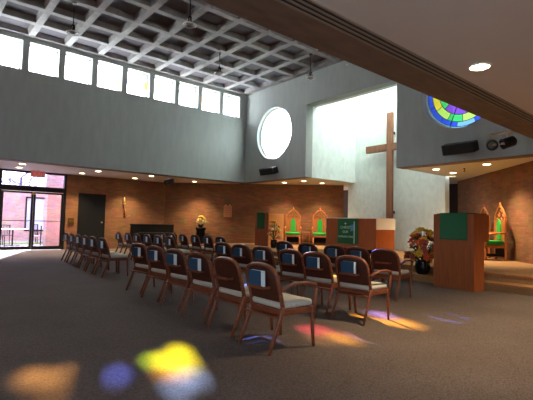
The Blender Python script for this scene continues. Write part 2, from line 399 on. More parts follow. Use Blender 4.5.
# slot diffuser in the right hand ceiling
o = empty('slot_diffuser', (0, 2.20, H1), 0, 'long dark linear slot diffuser running beside the brown beam in the low ceiling', 'air diffuser')
mb = MB(); 
for k in range(4): mb.box(XB+.1, XF-.7, .012+.055*k, .03+.055*k, -.016, -.001)
mb.build('slat', plain('beige blade', (150, 132, 112), .5), o)
MB().box(XB+.1, XF-.7, .03, .178, -.006, -.001).build('slot_back', black, o)

# ------------------------------------------------------------------ doors
dm = dark_metal
d = struct(empty('door_1', (DX0, YD+.08, 0)))
W = DX1-DX0
MB().box(0, .07, -.06, .08, 0, DZ).box(W-.08, W, -.06, .08, 0, DZ).box(.07, W-.08, -.06, .08, 2.17, 2.36).box(.07, W-.08, -.06, .08, DZ-.05, DZ).build('door_frame', dm, d)
MB().box(.07, W-.08, -.004, .004, 2.36, DZ-.05).build('transom_pane', etched, d)
mid = (.07+W-.08)/2
for (a, b_) in ((.075, mid-.005), (mid+.005, W-.085)):
    lf = MB().box(a, a+.07, -.025, .025, .01, 2.16).box(b_-.07, b_, -.025, .025, .01, 2.16).box(a+.07, b_-.07, -.025, .025, .01, .14).box(a+.07, b_-.07, -.025, .025, 2.09, 2.16).build('door_leaf', dm, d)
    MB().box(a+.07, b_-.07, -.004, .004, .14, 2.09).build('pane', doorglass, lf)
    MB().tube([(a+.05, -.06, 1.08), (b_-.05, -.06, 1.08)], .015, 6).box(a+.06, a+.09, -.06, -.02, 1.07, 1.09).box(b_-.09, b_-.06, -.06, -.02, 1.07, 1.09).build('push_bar', dm, lf)
MB().rbox(mid-.06, mid+.06, -.09, -.06, 2.05, 2.12, .01).build('door_closer', brass, d)

d = struct(empty('door_2', (4.97, YD, 0)))
MB().box(0, .05, -.03, 0, 0, 2.21).box(1.01, 1.06, -.03, 0, 0, 2.21).box(.05, 1.01, -.03, 0, 2.15, 2.21).build('door_frame', door_dark, d)
lf = MB().box(.05, 1.01, -.02, -.001, .01, 2.15).build('door_leaf', door_dark, d)
MB().lathe([(.03, 0), (.03, .01), (.012, .015), (.012, .04), (.028, .05), (.028, .07), (.01, .08)], 12, M=T((.93, -.02, 1.07)) @ RX(PI/2)).build('door_handle', steel, lf)

# ------------------------------------------------------------------ ceiling lights
dl_n = 0
def downlight(x, y, label, w=34, group=None, tilt=0, color=(1, .76, .46), spot=110):
    o = empty('downlight', (x, y, H1), 0, label, 'ceiling light', group)
    MB().tube([(.108*math.cos(2*PI*k/24), .108*math.sin(2*PI*k/24), -.007) for k in range(25)], .014, 6, cap=False).build('trim_ring', whitep, o, True)
    MB().lathe([(.100, -.012), (.100, -.004)], 24).build('lamp_lens', lamp_on, o)
    light('downlight_lamp', 'SPOT', (0, 0, -.05), w*3.2, color, (0, 0, -1), o, spot_size=math.radians(spot), spot_blend=.9, shadow_soft_size=.09)
    return o
DL = [((2.62, 15.35), 'recessed downlight over the doors, nearer the concrete wall edge', 16),
      ((2.72, 16.45), 'recessed downlight over the doors, nearer the glass transom', 30),
      ((4.80, 16.50), 'recessed downlight glowing on brick just left above the black door', 60),
      ((5.00, 15.30), 'recessed downlight near the concrete edge, before the black door', 16),
      ((6.90, 16.60), 'recessed downlight glowing above the brass wall sconce', 60),
      ((6.98, 15.20), 'recessed downlight near the concrete edge, right of the wall sconce', 16),
      ((9.20, 15.75), 'recessed downlight washing the brick above the small yellow flowers', 60),
      ((11.91, 12.97), 'recessed downlight over the green-cloth lectern by the left gothic chairs', 46),
      ((11.92, 11.83), 'recessed downlight, middle of three above the left gothic chairs', 34),
      ((13.02, 11.85), 'recessed downlight nearest the dark gap above the left gothic chairs', 44),
      ((11.92, 6.27), 'recessed downlight at the light well corner right of the cross', 34),
      ((13.01, 6.28), 'recessed downlight deepest in the soffit right of the cross', 34),
      ((11.83, 4.78), 'recessed downlight in the soffit above the right gothic chair', 80),
      ((4.59, 1.92), 'large bright recessed downlight alone in the low beige ceiling', 70)]
for (p, lab, w) in DL: downlight(*p, lab, w)
for p in ((10.4, 1.2), (8.0, 1.2)):     # same fittings further along the right aisle
    downlight(*p, 'recessed downlight further along the right aisle ceiling', 80, 'right aisle downlights')

# exit sign
o = empty('exit_sign', (3.42, 17.0, 2.92), 0, 'red exit sign hanging from the soffit above the glass doors', 'exit sign')
MB().rbox(-.24, .24, -.03, .03, -.25, -.02, .01).build('sign_housing', exitw, o)
MB().box(-.02, .02, -.015, .015, -.03, 0).build('bracket', dm, o)
def text(name, s, size, mat, parent, M, ext=.002, sp=1.0):
    cu = bpy.data.curves.new(name, 'FONT'); cu.body = s; cu.size = size; cu.extrude = ext; cu.align_x = 'CENTER'; cu.align_y = 'CENTER'; cu.space_character = sp
    t = bpy.data.objects.new('tmp', cu); COL.objects.link(t); bpy.context.view_layer.update()
    me = bpy.data.meshes.new_from_object(t.evaluated_get(bpy.context.evaluated_depsgraph_get())); bpy.data.objects.remove(t)
    me.transform(M); me.materials.clear(); me.materials.append(mat)
    ob = bpy.data.objects.new(name, me); COL.objects.link(ob); ob.parent = parent; return ob
text('exit_lettering', 'EXIT', .20, red_e, o, T((0, -.033, -.135)) @ RX(PI/2))

# brass plate beside doors
o = empty('notice_box', (4.74, YD, 1.05), 0, 'small brass collection box on brick between glass and black doors', 'wall box')
MB().rbox(-.09, .09, -.09, .0005, 0, .12, .008).build('box_body', brass, o); MB().rbox(-.11, .11, -.11, -.001, .14, .17, .006).box(-.02, .02, -.05, -.001, .12, .14).build('box_lid', brass, o)

# wall sconce
o = empty('wall_sconce', (6.85, YD, 1.35), 0, 'brass candle sconce with curling arm on the brick wall', 'wall sconce')
mb = MB(); mb.tube([(0, -.04, .0), (.06, -.05, -.03), (.16, -.06, 0), (.2, -.06, .05)], .014, 6).tube([(0, -.04, 0), (-.02, -.04, .25), (-.06, -.05, .5)], .018, 6).tube([(0, -.03, 0), (-.08, -.04, .06), (-.07, -.04, .16), (0, -.04, .2)], .012, 6)
mb.box(-.04, .04, -.03, -.001, -.06, .3).build('bracket', plain('aged brass', (150, 104, 52), .5, .5), o, True)
MB().lathe([(.03, 0), (.06, .02), (.06, .035), (.025, .04), (.035, .04), (.035, .26), (.01, .3)], 12, (-.06, -.06, .5)).build('candle_cup', plain('waxy cream candle', (214, 178, 110), .5), o, True)

# hymn board on the splayed wall
sp = lambda d_, off=0: (8.70+d_*.7071-off*.7071, 17.41-d_*.7071-off*.7071)
p = sp(2.87)
o = empty('hymn_board', (p[0], p[1], 1.42), -PI/4, 'small tan wooden hymn board on the brick wall', 'hymn board')
MB().rbox(-.18, .18, -.05, -.002, 0, .5, .008).build('board', plain('pale oak board', (196, 128, 76), .5), o)
for k in (-.09, .09): MB().lathe([(.03, 0), (.04, .03), (.015, .06)], 10, (k, -.03, .5)).build('finial', brass, o, True)
mb = MB()
for k in (.1, .2, .3, .4): mb.box(-.16, .16, -.056, -.05, k, k+.012)
mb.build('rail', goldwood, o)

# piano by the wall
o = empty('upright_piano', (7.74, 16.42, 0), 0, 'low black upright piano against the brick wall behind the chairs', 'piano')
MB().rbox(-.9, .9, -.02, .3, 0, 1.0, .01).rbox(-.9, -.84, -.34, -.02, 0, .62, .01).rbox(.84, .9, -.34, -.02, 0, .62, .01).rbox(-.84, .84, -.34, -.02, .55, .66, .01).build('piano_case', blackwood, o)
MB().rbox(-.92, .92, -.04, .32, 1.0, 1.04, .008).build('piano_lid', blackwood, o)
MB().rbox(-.82, .82, -.335, -.03, .661, .70, .008).build('key_lid', blackwood, o)
MB().box(-.5, .5, -.04, -.03, .7, .95).build('music_rest', blackwood, o)

# ------------------------------------------------------------------ speakers, spotlights
def speaker(y, z, label, a):
    o = empty('loudspeaker', (XF, y, z), 0, label, 'loudspeaker')
    M_ = T((-.17, 0, 0)) @ RY(a)
    MB().rbox(-.14, .14, -.42, .42, -.135, .135, .02, M=M_).build('speaker_cabinet', black, o)
    MB().rbox(-.147, -.135, -.39, .39, -.115, .115, .004, M=M_).build('grille', plain('grille cloth', (24, 24, 28), .9), o)
    MB().box(-.1, -.001, -.05, .05, -.03, .03).build('wall_bracket', black, o)
speaker(12.63, 3.27, 'black horizontal loudspeaker on concrete below the left round window', -.35)
speaker(5.00, 3.24, 'black horizontal loudspeaker on concrete below the right round window', -.35)
def spots(loc, label, n=2):
    o = empty('spotlight_fixture', loc, 0, label, 'spotlight'); o.scale = (1.2, 1.2, 1.2)
    MB().tube([(0, .1, 0), (0, .1, -.16)], .014, 6).tube([(0, -.1, 0), (0, -.1, -.16)], .014, 6).box(-.03, .03, -.16, .16, -.19, -.16).box(-.05, .05, -.16, .16, -.015, 0).build('hanging_bracket', steel, o)
    for s_, an in ((-.12, 2.4), (.12, 3.6)):
        MM = T((0, s_, -.16)) @ RZ(an) @ RY(PI/2+.35)
        c = MB().lathe([(.04, -.10), (.075, -.07), (.075, .08), (.082, .1), (.06, .1), (.058, .03)], 16, M=MM).build('spot_can', black, o, True)
        MB().lathe([(.055, .035), (.055, .04)], 16, M=MM).build('spot_lens', plain('dull lens', (110, 100, 80), .2), c)
    return o
spots((8.0, 3.0, 2.90), 'pair of black spotlights on steel brackets hanging under the brown beam')
bpy.data.objects[-1] if False else None
spots((7.62, 14.95, 2.92), 'pair of black spotlights under the soffit by the left concrete wall')
o = empty('wall_sensor', (XF, 8.85, 6.55), 0, 'tiny pale sensor high on the concrete wall above light well', 'sensor')
MB().lathe([(.05, 0), (.05, .03), (.02, .06)], 12, M=RY(-PI/2)).build('sensor_body', whitep, o, True)
o = empty('sprinkler_head', (12.3, 5.6, H1), 0, 'small dark sprinkler head among the soffit lights on the right', 'sprinkler')
MB().lathe([(.03, -.02), (.03, 0)], 10).lathe([(.01, -.08), (.01, -.02)], 8).lathe([(.035, -.09), (.035, -.08)], 12).build('sprinkler_body', dm, o)

# pendant lamps from the waffle ceiling
def pendant():
    o = empty('pendant_lamp', (0, 0, 0))
    MB().tube([(0, 0, 0), (0, 0, -.62)], .012, 6).lathe([(.06, -.03), (.06, 0)], 12).build('stem', dm, o)
    MB().lathe([(.03, -.72), (.05, -.68), (.05, -.60), (.02, -.58)], 12).build('lamp_socket', dm, o, True)
    MB().ball((0, 0, -.76), .09, sub=2).build('glass_globe', glassb, o, True)
    mb = MB(); mb.tube([(.16*math.cos(2*PI*k/24), .16*math.sin(2*PI*k/24), -.8) for k in range(25)], .012, 5, cap=False)
    for k in range(3):
        a = 2*PI*k/3; mb.tube([(.03*math.cos(a), .03*math.sin(a), -.62), (.16*math.cos(a), .16*math.sin(a), -.8)], .007, 5)
    mb.build('ring', steel, o)
    return o
pp = pendant()
for k, (x, y, lab) in enumerate([(4.9, 8.85, 'glass globe pendant lamp nearest the viewer under the waffle ceiling'), (2.9, 11.3, 'glass globe pendant lamp above the leftmost clerestory windows'),
                  (7.3, 11.15, 'glass globe pendant lamp in the middle, before the last clerestory windows'), (9.7, 9.4, 'glass globe pendant lamp by the concrete wall above the light well')]):
    o = pp if k == 0 else copy_tree(pp); o.location = (x, y, ZW); tag(o, lab, 'pendant lamp', 'pendant lamps')

# ------------------------------------------------------------------ cross
o = empty('wall_cross', (ACX-.28, 8.93, 1.45), 0, 'tall brown wooden cross standing off the pale light well wall', 'cross')
MB().rbox(-.07, .07, -.115, .115, -.7, 4.0, .01).build('upright_beam', crosswood, o)
MB().rbox(-.075, .065, .115, 1.05, 2.55, 2.82, .01).rbox(-.075, .065, -1.05, -.115, 2.55, 2.82, .01).build('cross_arm', crosswood, o)
MB().box(.07, .28, -.04, .04, 0.2, .3).box(.07, .28, -.04, .04, 3.2, 3.3).build('wall_mount', dm, o)

# ------------------------------------------------------------------ altar
o = empty('altar', (11.45, 8.72, .30), 0, 'oak altar block with white linen top and green banner front', 'altar')
aw = 1.02; ah = 1.10
MB().box(-.42, .42, -aw+.08, aw-.08, 0, .12).build('plinth', blackwood, o)
MB().rbox(-.5, .5, -aw, aw, .12, ah, .006).build('altar_body', altarwood, o)
lc = MB().rbox(-.52, .52, -aw-.02, aw+.02, ah, ah+.022, .004).box(-.505, .505, -aw-.022, -aw-.004, ah-.34, ah).box(-.505, .505, aw+.004, aw+.022, ah-.34, ah).build('altar_cloth', linen, o)
fr = MB().box(-.522, -.507, -.34, .50, .27, ah-.005).build('green_frontal', greencl, o); 
MM = T((-.524, 0, 0)) @ RZ(-PI/2) @ RX(PI/2)
for s_, z, sz in (('CHRIST', .80, .13), ('OUR', .66, .115), ('CORNERSTONE', .50, .088)):
    text('frontal_lettering', s_, sz, ltxt, o, T((-.524, .16, z)) @ RZ(-PI/2) @ RX(PI/2), .001)
MB().box(-.526, -.523, .11, .21, .925, .942).box(-.526, -.523, .15, .17, .89, .97).box(-.526, -.523, -.215, -.18, .29, 1.0).build('frontal_staff', ltxt, o)
MB().prism([(-.23, .72), (-.04, .68), (-.05, .88), (-.23, .92)], 0, .002, M=T((-.525, 0, 0)) @ Matrix(((0, 0, 1, 0), (1, 0, 0, 0), (0, 1, 0, 0), (0, 0, 0, 1)))).build('frontal_pennant', bluep, o)

# ------------------------------------------------------------------ lecterns
def lectern(loc, rz, w, dpt, h, label, cw0, cw1, chh, step=False):
    o = empty('lectern', loc, rz, label, 'lectern')
    MB().rbox(0, dpt*(.66 if step else 1), -w/2, w/2, 0, h, .006).build('lectern_body', lectwood, o)
    if step: MB().box(dpt*.66-.002, dpt, -w/2+.002, w/2-.002, h-.52, h-.004).build('book_shelf', lectwood, o)
    else: MB().box(.03, dpt-.01, -w/2-.012, -w/2, .0, h-.01).build('painted_lit_side', plain('tan oak paled as lit', (206, 138, 74), .5), o)['label'] = 'side panel paled to look lit'  # added panel; its pale tan paints in the light on this side
    MB().box(.05, dpt-.02, -w/2+.04, w/2-.04, h, h+.012).build('reading_surface', blackwood, o)
    cl = MB().box(-.014, -.003, cw0, cw1, h-chh, h+.008).box(-.014, dpt*.6, cw0, cw1, h+.013, h+.022).build('green_antependium', greencl, o)
    MB().box(-.018, -.012, cw0, cw1, h-chh, h-chh+.02).build('fringe', plain('dark green fringe', (10, 70, 40), .9), cl)
    return o
lectern((8.02, 3.88, 0), -.14, .86, .50, 1.44, 'tall reddish oak lectern with green cloth standing at the right steps', -.30, .28, .50, True)
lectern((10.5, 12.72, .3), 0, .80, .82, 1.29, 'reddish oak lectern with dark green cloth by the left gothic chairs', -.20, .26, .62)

# ------------------------------------------------------------------ gothic chairs
def gothic_chair():
    o = empty('gothic_chair', (0, 0, 0))       # faces +x
    # back frame: two posts and a pointed arch
    L = MB()
    for s_ in (-1, 1):
        L.rbox(-.30, -.24, s_*.30-.03, s_*.30+.03, 0, 1.12, .008)
        L.tube([(-.27, s_*.30, 1.10), (-.27, s_*.27, 1.24), (-.27, s_*.17, 1.38), (-.27, s_*.02, 1.50)], 1, flat=(.05, .06, (1, 0, 0)))
        L.lathe([(.03, 0), (.018, .05), (.028, .08), (.006, .17)], 8, (-.27, s_*.30, 1.12))
    L.lathe([(.035, 0), (.02, .03), (.035, .07), (.005, .16)], 8, (-.27, 0, 1.47))
    L.box(-.29, -.25, -.27, .27, .46, .54)
    L.build('back_frame', goldwood, o)
    # carved tracery between arch and panel
    C = MB()
    for s_ in (-1, 1):
        C.tube([(-.27, s_*.12+.07*math.cos(2*PI*k/14), 1.2+.07*math.sin(2*PI*k/14)) for k in range(15)], .014, 5, cap=False)
        C.tube([(-.27, s_*.17, .54), (-.27, s_*.17, 1.14)], .018, 6)
    C.tube([(-.27, .065*math.cos(2*PI*k/14), 1.34+.065*math.sin(2*PI*k/14)) for k in range(15)], .014, 5, cap=False)
    C.box(-.265, -.25, -.27, .27, .54, 1.12)
    C.build('tracery', goldwood, o)
    B = MB(); B.prism([(-.10, .58), (.10, .58), (.10, 1.0), (.06, 1.09), (0, 1.14), (-.06, 1.09), (-.10, 1.0)], -.2495, -.215, M=Matrix(((0, 0, 1, 0), (1, 0, 0, 0), (0, 1, 0, 0), (0, 0, 0, 1))))
    B.build('back_cushion', green, o)
    MB().rbox(-.24, .30, -.30, .30, .42, .54, .035, 3).build('seat', green, o, True)
    MB().rbox(-.24, .29, -.31, .31, .34, .415, .008).build('seat_rail', goldwood, o)
    for s_ in (-1, 1):
        MB().tube([(.26, s_*.29, 0), (.26, s_*.29, .06), (.26, s_*.29, .10), (.26, s_*.29, .34)], [.04, .04, .028, .034], 8).build('leg', goldwood, o, True)
        MB().tube([(.26, s_*.31, .34), (.26, s_*.32, .66)], .024, 6).tube([(-.26, s_*.31, .76), (0, s_*.33, .74), (.24, s_*.33, .70), (.32, s_*.33, .66)], [.026, .03, .034, .03], 8).build('armrest', goldwood, o, True)
    MB().box(-.24, .25, -.27, -.24, .12, .16).box(-.24, .25, .24, .27, .12, .16).box(0, .03, -.24, .24, .12, .16).box(-.26, -.245, -.27, .27, .1, .34).build('stretcher', blackwood, o)
    return o
gc = gothic_chair()
gspots = [(sp(5.80, .55), -3*PI/4, 'carved gothic chair with green cushions nearest the left lectern'),
          (sp(6.95, .55), -3*PI/4, 'carved gothic chair with green cushions beside the altar left end'),
          ((12.40, 4.93), 3*PI/4, 'carved gothic chair with green cushions seen right of the tall lectern'),
          ((13.10, 5.65), 3*PI/4, 'carved gothic chair mostly hidden behind the tall lectern')]
for k, (p, rz, lab) in enumerate(gspots):
    o = gc if k == 0 else copy_tree(gc); o.location = (p[0], p[1], .30); o.rotation_euler.z = rz; tag(o, lab, 'chair', 'gothic chairs')
p = sp(6.37, .28)
o = empty('side_table', (p[0], p[1], .30), -PI/4, 'small plain wooden table between the two left gothic chairs', 'table')
MB().rbox(-.17, .17, -.16, .16, .52, .55, .005).build('tabletop', goldwood, o)
for a in (-.14, .14):
    for b_ in (-.13, .13): MB().box(a-.018, a+.018, b_-.018, b_+.018, 0, .52).build('leg', goldwood, o)

# ------------------------------------------------------------------ flowers
def bouquet(loc, H, R, label, seed, vase=True, kinds=('o', 'p', 'y', 'w'), cat='flower arrangement', nf=46, top=None):
    random.seed(seed)
    o = empty('flower_arrangement', loc, 0, label, cat)
    vh = H*.30
    if vase: MB().lathe([(R*.25, 0), (R*.34, vh*.12), (R*.42, vh*.55), (R*.36, vh*.85), (R*.40, vh)], 18).build('vase', vasem, o, True)
    mats = {'o': petal_o, 'p': petal_p, 'y': petal_y, 'w': petal_w}
    L = MB(); nm = {'o': 'orange bloom', 'p': 'dusty pink bloom', 'y': 'yellow bloom', 'w': 'cream bloom'}
    for i in range(nf):
        u = random.random(); z = vh + (H-vh)*u
        rad = R*math.sqrt(max(0, 1-(max(u-.25, 0)/.80)**1.1))*(.75 if u < .1 else 1)
        a = random.random()*2*PI; rr = rad*(.55+.45*random.random())
        c = Vector((rr*math.cos(a), rr*math.sin(a), z))
        k = random.choice(kinds) if u < .85 else ('y' if 'y' in kinds else kinds[0])
        s_ = R*(.20+.09*random.random())
        d_ = Vector((c.x, c.y, (c.z-vh)*.5)).normalized(); q = d_.to_track_quat('Z', 'Y').to_matrix().to_4x4()
        F = MB(); n = 7
        for j in range(n):
            M_ = T(c) @ q @ RZ(2*PI*j/n) @ T((s_*.50, 0, 0)) @ RY(-.45)
            bmesh.ops.create_icosphere(F.bm, subdivisions=1, radius=1, matrix=M_ @ Matrix.Diagonal((s_*.55, s_*.36, s_*.16, 1)))
        F.ball(c+d_*s_*.1, s_*.36, sub=1)
        F.build('bloom', mats[k], o)['label'] = nm[k]
        L.tube([(0, 0, vh*.9), (c.x*.5, c.y*.5, vh+(z-vh)*.6), tuple(c-d_*s_*.3)], R*.018, 4)
    for i in range(nf):
        u = random.random()*.85; z = vh*.95+(H-vh)*u; a = random.random()*2*PI; rr = R*(.5+.65*random.random())*(1-u*.6)
        M_ = T((rr*math.cos(a), rr*math.sin(a), z)) @ RZ(a) @ RY(random.uniform(-.9, .5))
        L.prism([(-R*.2, 0), (-R*.05, R*.06), (R*.14, R*.03), (R*.24, 0), (R*.14, -R*.03), (-R*.05, -R*.06)], -.002, .002, M=M_)
    L.build('foliage', leafm, o)
    return o
bouquet((8.57, 4.82, .15), .98, .40, 'tall orange, pink and yellow flower arrangement in black vase on the steps', 3, kinds=('o', 'p', 'o', 'p', 'y'), nf=50)
bouquet((10.05, 11.45, .30), .98, .30, 'cream and dusty pink flower arrangement before the left lectern', 5, kinds=('w', 'p', 'y'), nf=30)
p = sp(1.78, .45)
o = empty('flower_stand', (p[0], p[1], 0), 0, 'dark pedestal flower stand beside the black piano', 'plant stand')
MB().lathe([(.24, 0), (.24, .05), (.20, .08), (.18, .80), (.22, .86), (.22, .94)], 20).build('pedestal', blackwood, o, True)
bouquet((p[0], p[1], .942), .50, .30, 'yellow flowers in a dark bowl on the pedestal beside the piano', 9, kinds=('y', 'w'), nf=26)

# ------------------------------------------------------------------ chairs
def chair_proto():
    o = empty('wooden_chair', (0, 0, 0))
    hw = .240
    BX0, BZ0, BX1, BZ1 = -.165, .42, -.275, .815     # back leans from seat to top
    def bk(y, t): return (BX0+(BX1-BX0)*t, y, BZ0+(BZ1-BZ0)*t)
    # arch path
    pts = []
    R_ = .115; Ht = (BZ1-BZ0)
    for s_ in range(5): pts.append(bk(-hw, s_/4*(1-R_*1.1/Ht)))
    for k in range(1, 8):
        a = PI-PI/2*k/8; pts.append(bk(-hw+R_+R_*math.cos(a), 1-(R_*1.1-R_*1.1*math.sin(a))/Ht))
    top = [bk(y, 1+.016/Ht*(1-(y/.142)**2)) for y in (-.14, -.09, -.045, 0, .045, .09, .14)]
    path = pts+top+[(p[0], -p[1], p[2]) for p in reversed(pts)]
    fr = MB()
    lv = Vector((BX1-BX0, 0, Ht)).normalized()
    fr.tube(path, 1, flat=(.042, .028, (lv.z, 0, -lv.x)))
    fr.build('back_frame', chairwood, o, True)
    # panel inside
    pb = MB(); inner = [(p[0], p[1]*.955, BZ0+(p[2]-BZ0)*.975) for p in path if p[2] > BZ0+.05]
    lo = [bk(y, .14) for y in (.25, .12, 0, -.12, -.25)]
    ring = inner+lo
    nrm = Vector((lv.z, 0, -lv.x))
    fa = [pb.bm.verts.new(Vector(p)+nrm*.006) for p in ring]; fb = [pb.bm.verts.new(Vector(p)-nrm*.006) for p in ring]
    pb.bm.faces.new(fa); pb.bm.faces.new(fb[::-1])
    for k in range(len(ring)): q = (k+1) % len(ring); pb.bm.faces.new((fa[k], fa[q], fb[q], fb[k]))
    pb.build('backrest', chairpanel, o)
    # seat cushion, slightly domed
    c = MB().rbox(-.19, .265, -.238, .238, .405, .476, .032, 3)
    for v in c.bm.verts:
        if v.co.z > .44: v.co.z += .012*(1-(v.co.x-.03)**2/.06)*(1-v.co.y**2/.07)
    c.build('seat', seatfab, o, True)
    MB().rbox(-.20, .255, -.252, -.226, .35, .408, .006).rbox(-.20, .255, .226, .252, .35, .408, .006).rbox(.225, .255, -.232, .232, .35, .405, .006).rbox(-.20, -.175, -.232, .232, .35, .405, .006).build('seat_rail', chairwood, o)
    for s_ in (-1, 1):
        MB().tube([(-.335, s_*hw, 0), (-.25, s_*hw, .2), (-.175, s_*hw, .385), (-.166, s_*hw, .43)], [.7, .9, 1.1, .95], flat=(.030, .046)).build('leg', chairwood, o, True)
    for s_ in (-1, 1):
        MB().tube([(.262, s_*.252, 0), (.245, s_*.252, .2), (.24, s_*.250, .36), (.238, s_*.25, .402)], [.72, .95, 1.1, 1.05], flat=(.032, .042)).build('leg', chairwood, o, True)
    MB().box(-.272, -.19, -.24, .24, .335, .35).build('stretcher', chairwood, o)
    # book rack on the back of the backrest
    MB().box(-.335, -.258, -.125, .125, .595, .605).box(-.340, -.333, -.125, .125, .595, .625).box(-.338, -.245, -.129, -.123, .595, .62).box(-.338, -.245, .123, .129, .595, .62).build('book_rack', chairwood, o)
    return o
proto = chair_proto()
def add_arm(o, side, name='armrest'):
    s_ = side
    MB().tube([(-.215, s_*.262, .60), (-.05, s_*.285, .655), (.12, s_*.29, .655), (.235, s_*.285, .635), (.255, s_*.28, .60)], [1, 1.1, 1.15, 1.1, .9], flat=(.045, .026)).tube([(.252, s_*.262, .33), (.258, s_*.272, .48), (.254, s_*.282, .61)], 1, flat=(.030, .036)).build(name, chairwood, o, True)
def book_proto():
    o = empty('hymnal', (0, 0, 0))
    w, h, t = .190, .155, .050
    MB().box(-t/2-.003, -t/2, -w/2, w/2, 0, h).box(t/2, t/2+.003, -w/2, w/2, 0, h).box(-t/2, t/2, -w/2, w/2, 0, .004).build('cover', blue, o)
    MB().box(-t/2, t/2, -w/2+.003, w/2-.003, .004, h-.004).build('page_block', paper, o)
    return o
bproto = book_proto()
first = True; bfirst = True
def rank(k, n):
    return ['first', 'second', 'third', 'fourth', 'fifth', 'sixth', 'seventh'][k]
rows = [
 ('nearest row, right block', [(2.46, 3.08), (2.52, 3.76), (2.60, 4.47), (2.67, 5.20), (2.73, 5.95), (2.80, 6.72)], (-2, 0, 2, 3, 5, 6), {1}, 1),
 ('middle row, right block', [(4.06, 3.30), (4.12, 3.95), (4.22, 4.56), (4.31, 5.32), (4.36, 5.98), (4.46, 6.68)], (3, 4, 4, 4, 4, 3), set(), 1),
 ('altar-side row, right block', [(5.80, 4.02), (5.86, 4.62), (5.95, 5.20), (6.02, 5.96), (6.14, 6.78)], (8, 7, 6, 5, 4), {0}, 1),
 ('nearest row, left block', [(2.97, 8.92), (3.0, 9.62), (3.06, 10.35), (3.12, 11.1), (3.18, 11.85), (3.24, 12.6)], (0, 0, -2, -3, -4, -5), set(), 0),
 ('middle row, left block', [(4.88, 9.65), (4.92, 10.40), (4.95, 11.12), (4.97, 11.85), (4.98, 12.56), (4.98, 13.28)], (0, 0, -2, -3, -4, -5), set(), 0),
 ('altar-side row, left block', [(6.25, 9.40), (6.27, 10.08), (6.28, 10.78), (6.28, 11.48), (6.28, 12.18), (6.28, 12.88)], (0, -1, -2, -3, -4, -5), set(), 0)]
arms = []
for (rn, spots_, angs, nobook, arm) in rows:
    for k, ((x, y), a) in enumerate(zip(spots_, angs)):
        o = proto if first else copy_tree(proto); first = False
        x += .33; o.location = (x, y, 0); o.scale = (.90, .97, .95); o.rotation_euler.z = math.radians(a)
        look = 'mahogany chair with a bare back panel' if k in nobook else 'mahogany chair with oatmeal seat'
        if arm and k == 0:
            lab = {'nearest row, right block': 'mahogany armchair closest to the viewer, blue hymnal on its back',
                   'middle row, right block': 'mahogany armchair at the right end of the middle row, hymnal on back',
                   'altar-side row, right block': 'mahogany armchair with bare back, rightmost chair nearest the flowers'}[rn]
            arms.append(o)
        else: lab = '%s, %s from right, %s' % (look, rank(k, 0), rn)
        tag(o, lab, 'chair', 'chairs in ' + rn)
        if k in nobook: continue
        b_ = bproto if bfirst else copy_tree(bproto); bfirst = False
        lx_ = 0; ca, sa = math.cos(math.radians(a)), math.sin(math.radians(a))
        lx, ly = -.276, (.0 if k == 0 else random.uniform(-.02, .03))
        b_.location = (x+lx*ca-ly*sa, y+lx*sa+ly*ca, .577); b_.rotation_euler = (0, -.04, math.radians(a))
        tag(b_, 'blue hymnal on back of %s chair from right, %s' % (rank(k, 0), rn), 'book', 'hymnals in ' + rn)
for o in arms: add_arm(o, -1)

# ------------------------------------------------------------------ outside the doors
struct(MB().box(-20, 24, YD+.3, 40, -.22, -.02).box(-20, XB-.2, -15, YD+.3, -.22, -.02).box(XB-.2, 24, -15, YS-.2, -.22, -.02).build('floor_patio', ground_m))
tag(MB().box(-4, 18, 21.8, 23.0, -.02, .02).build('lawn_strip', grass_m), 'pale strip of lawn outside across the patio', 'lawn', kind='stuff')
o = empty('courtyard_building', (0, 25.5, -.02), 0, 'pink brick building wing seen across the patio through the doors', 'building')
MB().box(-12, 4.6, 0, 4, 0, 2.95).box(7.3, 16, -.2, 4, 0, 2.95).box(4.6, 7.3, 0, 4, 2.35, 2.95).box(4.6, 7.3, 0, 4, 0, .5).build('brick_wall', brick_out, o)
win = MB().box(4.6, 4.68, -.02, .08, .5, 2.35).box(7.22, 7.3, -.02, .08, .5, 2.35).box(5.55, 5.63, -.02, .08, .5, 2.35).box(6.4, 6.46, -.02, .08, .5, 2.35).box(4.6, 7.3, -.02, .08, .5, .58).box(4.6, 7.3, -.02, .08, 2.27, 2.35).build('window', dark_metal, o)
MB().box(4.68, 7.22, .1, .13, .5, 2.35).build('window_blind', plain('pale blue blind', (190, 205, 235), .6), win)
MB().box(4.38, 5.7, 19.7, 20.2, -.02, 4.6).build('wall_porch', brick_out)['kind'] = 'structure'
random.seed(11)
def tree(x, y, label):
    o = empty('leafy_tree', (x, y, 0), 0, label, 'tree')
    TR = MB(); LF = MB(); TR.tube([(0, 0, -.02), (.05, 0, 2), (0, .1, 4)], [.16, .12, .08], 8)
    for k in range(40):
        a = random.random()*2*PI; z = 2.0+random.random()*2.4; r_ = .9+random.random()*1.6
        e = (r_*math.cos(a), r_*math.sin(a), z+.9*random.random())
        TR.tube([(0, 0, z-.4), (e[0]*.5, e[1]*.5, z), e], [.05, .03, .012], 5)
        for q in range(14):
            t = .4+.7*random.random(); c = (e[0]*t+random.uniform(-.3, .3), e[1]*t+random.uniform(-.3, .3), z+(e[2]-z)*t+random.uniform(-.3, .3))
            LF.prism([(-.11, 0), (0, .05), (.12, 0), (0, -.05)], -.002, .002, M=T(c) @ RZ(random.random()*6) @ RY(random.uniform(-1.2, 1.2)))
    TR.build('trunk', plain('grey bark', (120, 112, 128), .9), o); LF.build('foliage', plain('dull blue green leaves', (112, 122, 156), .8), o)
tree(5.6, 32.9, 'leafy bluish tree behind the courtyard wing, seen in the door transom')
tree(10.6, 34.2, 'thinner bluish tree further right behind the courtyard wing')
whitemet = plain('white powder coated metal', (200, 204, 214), .5)
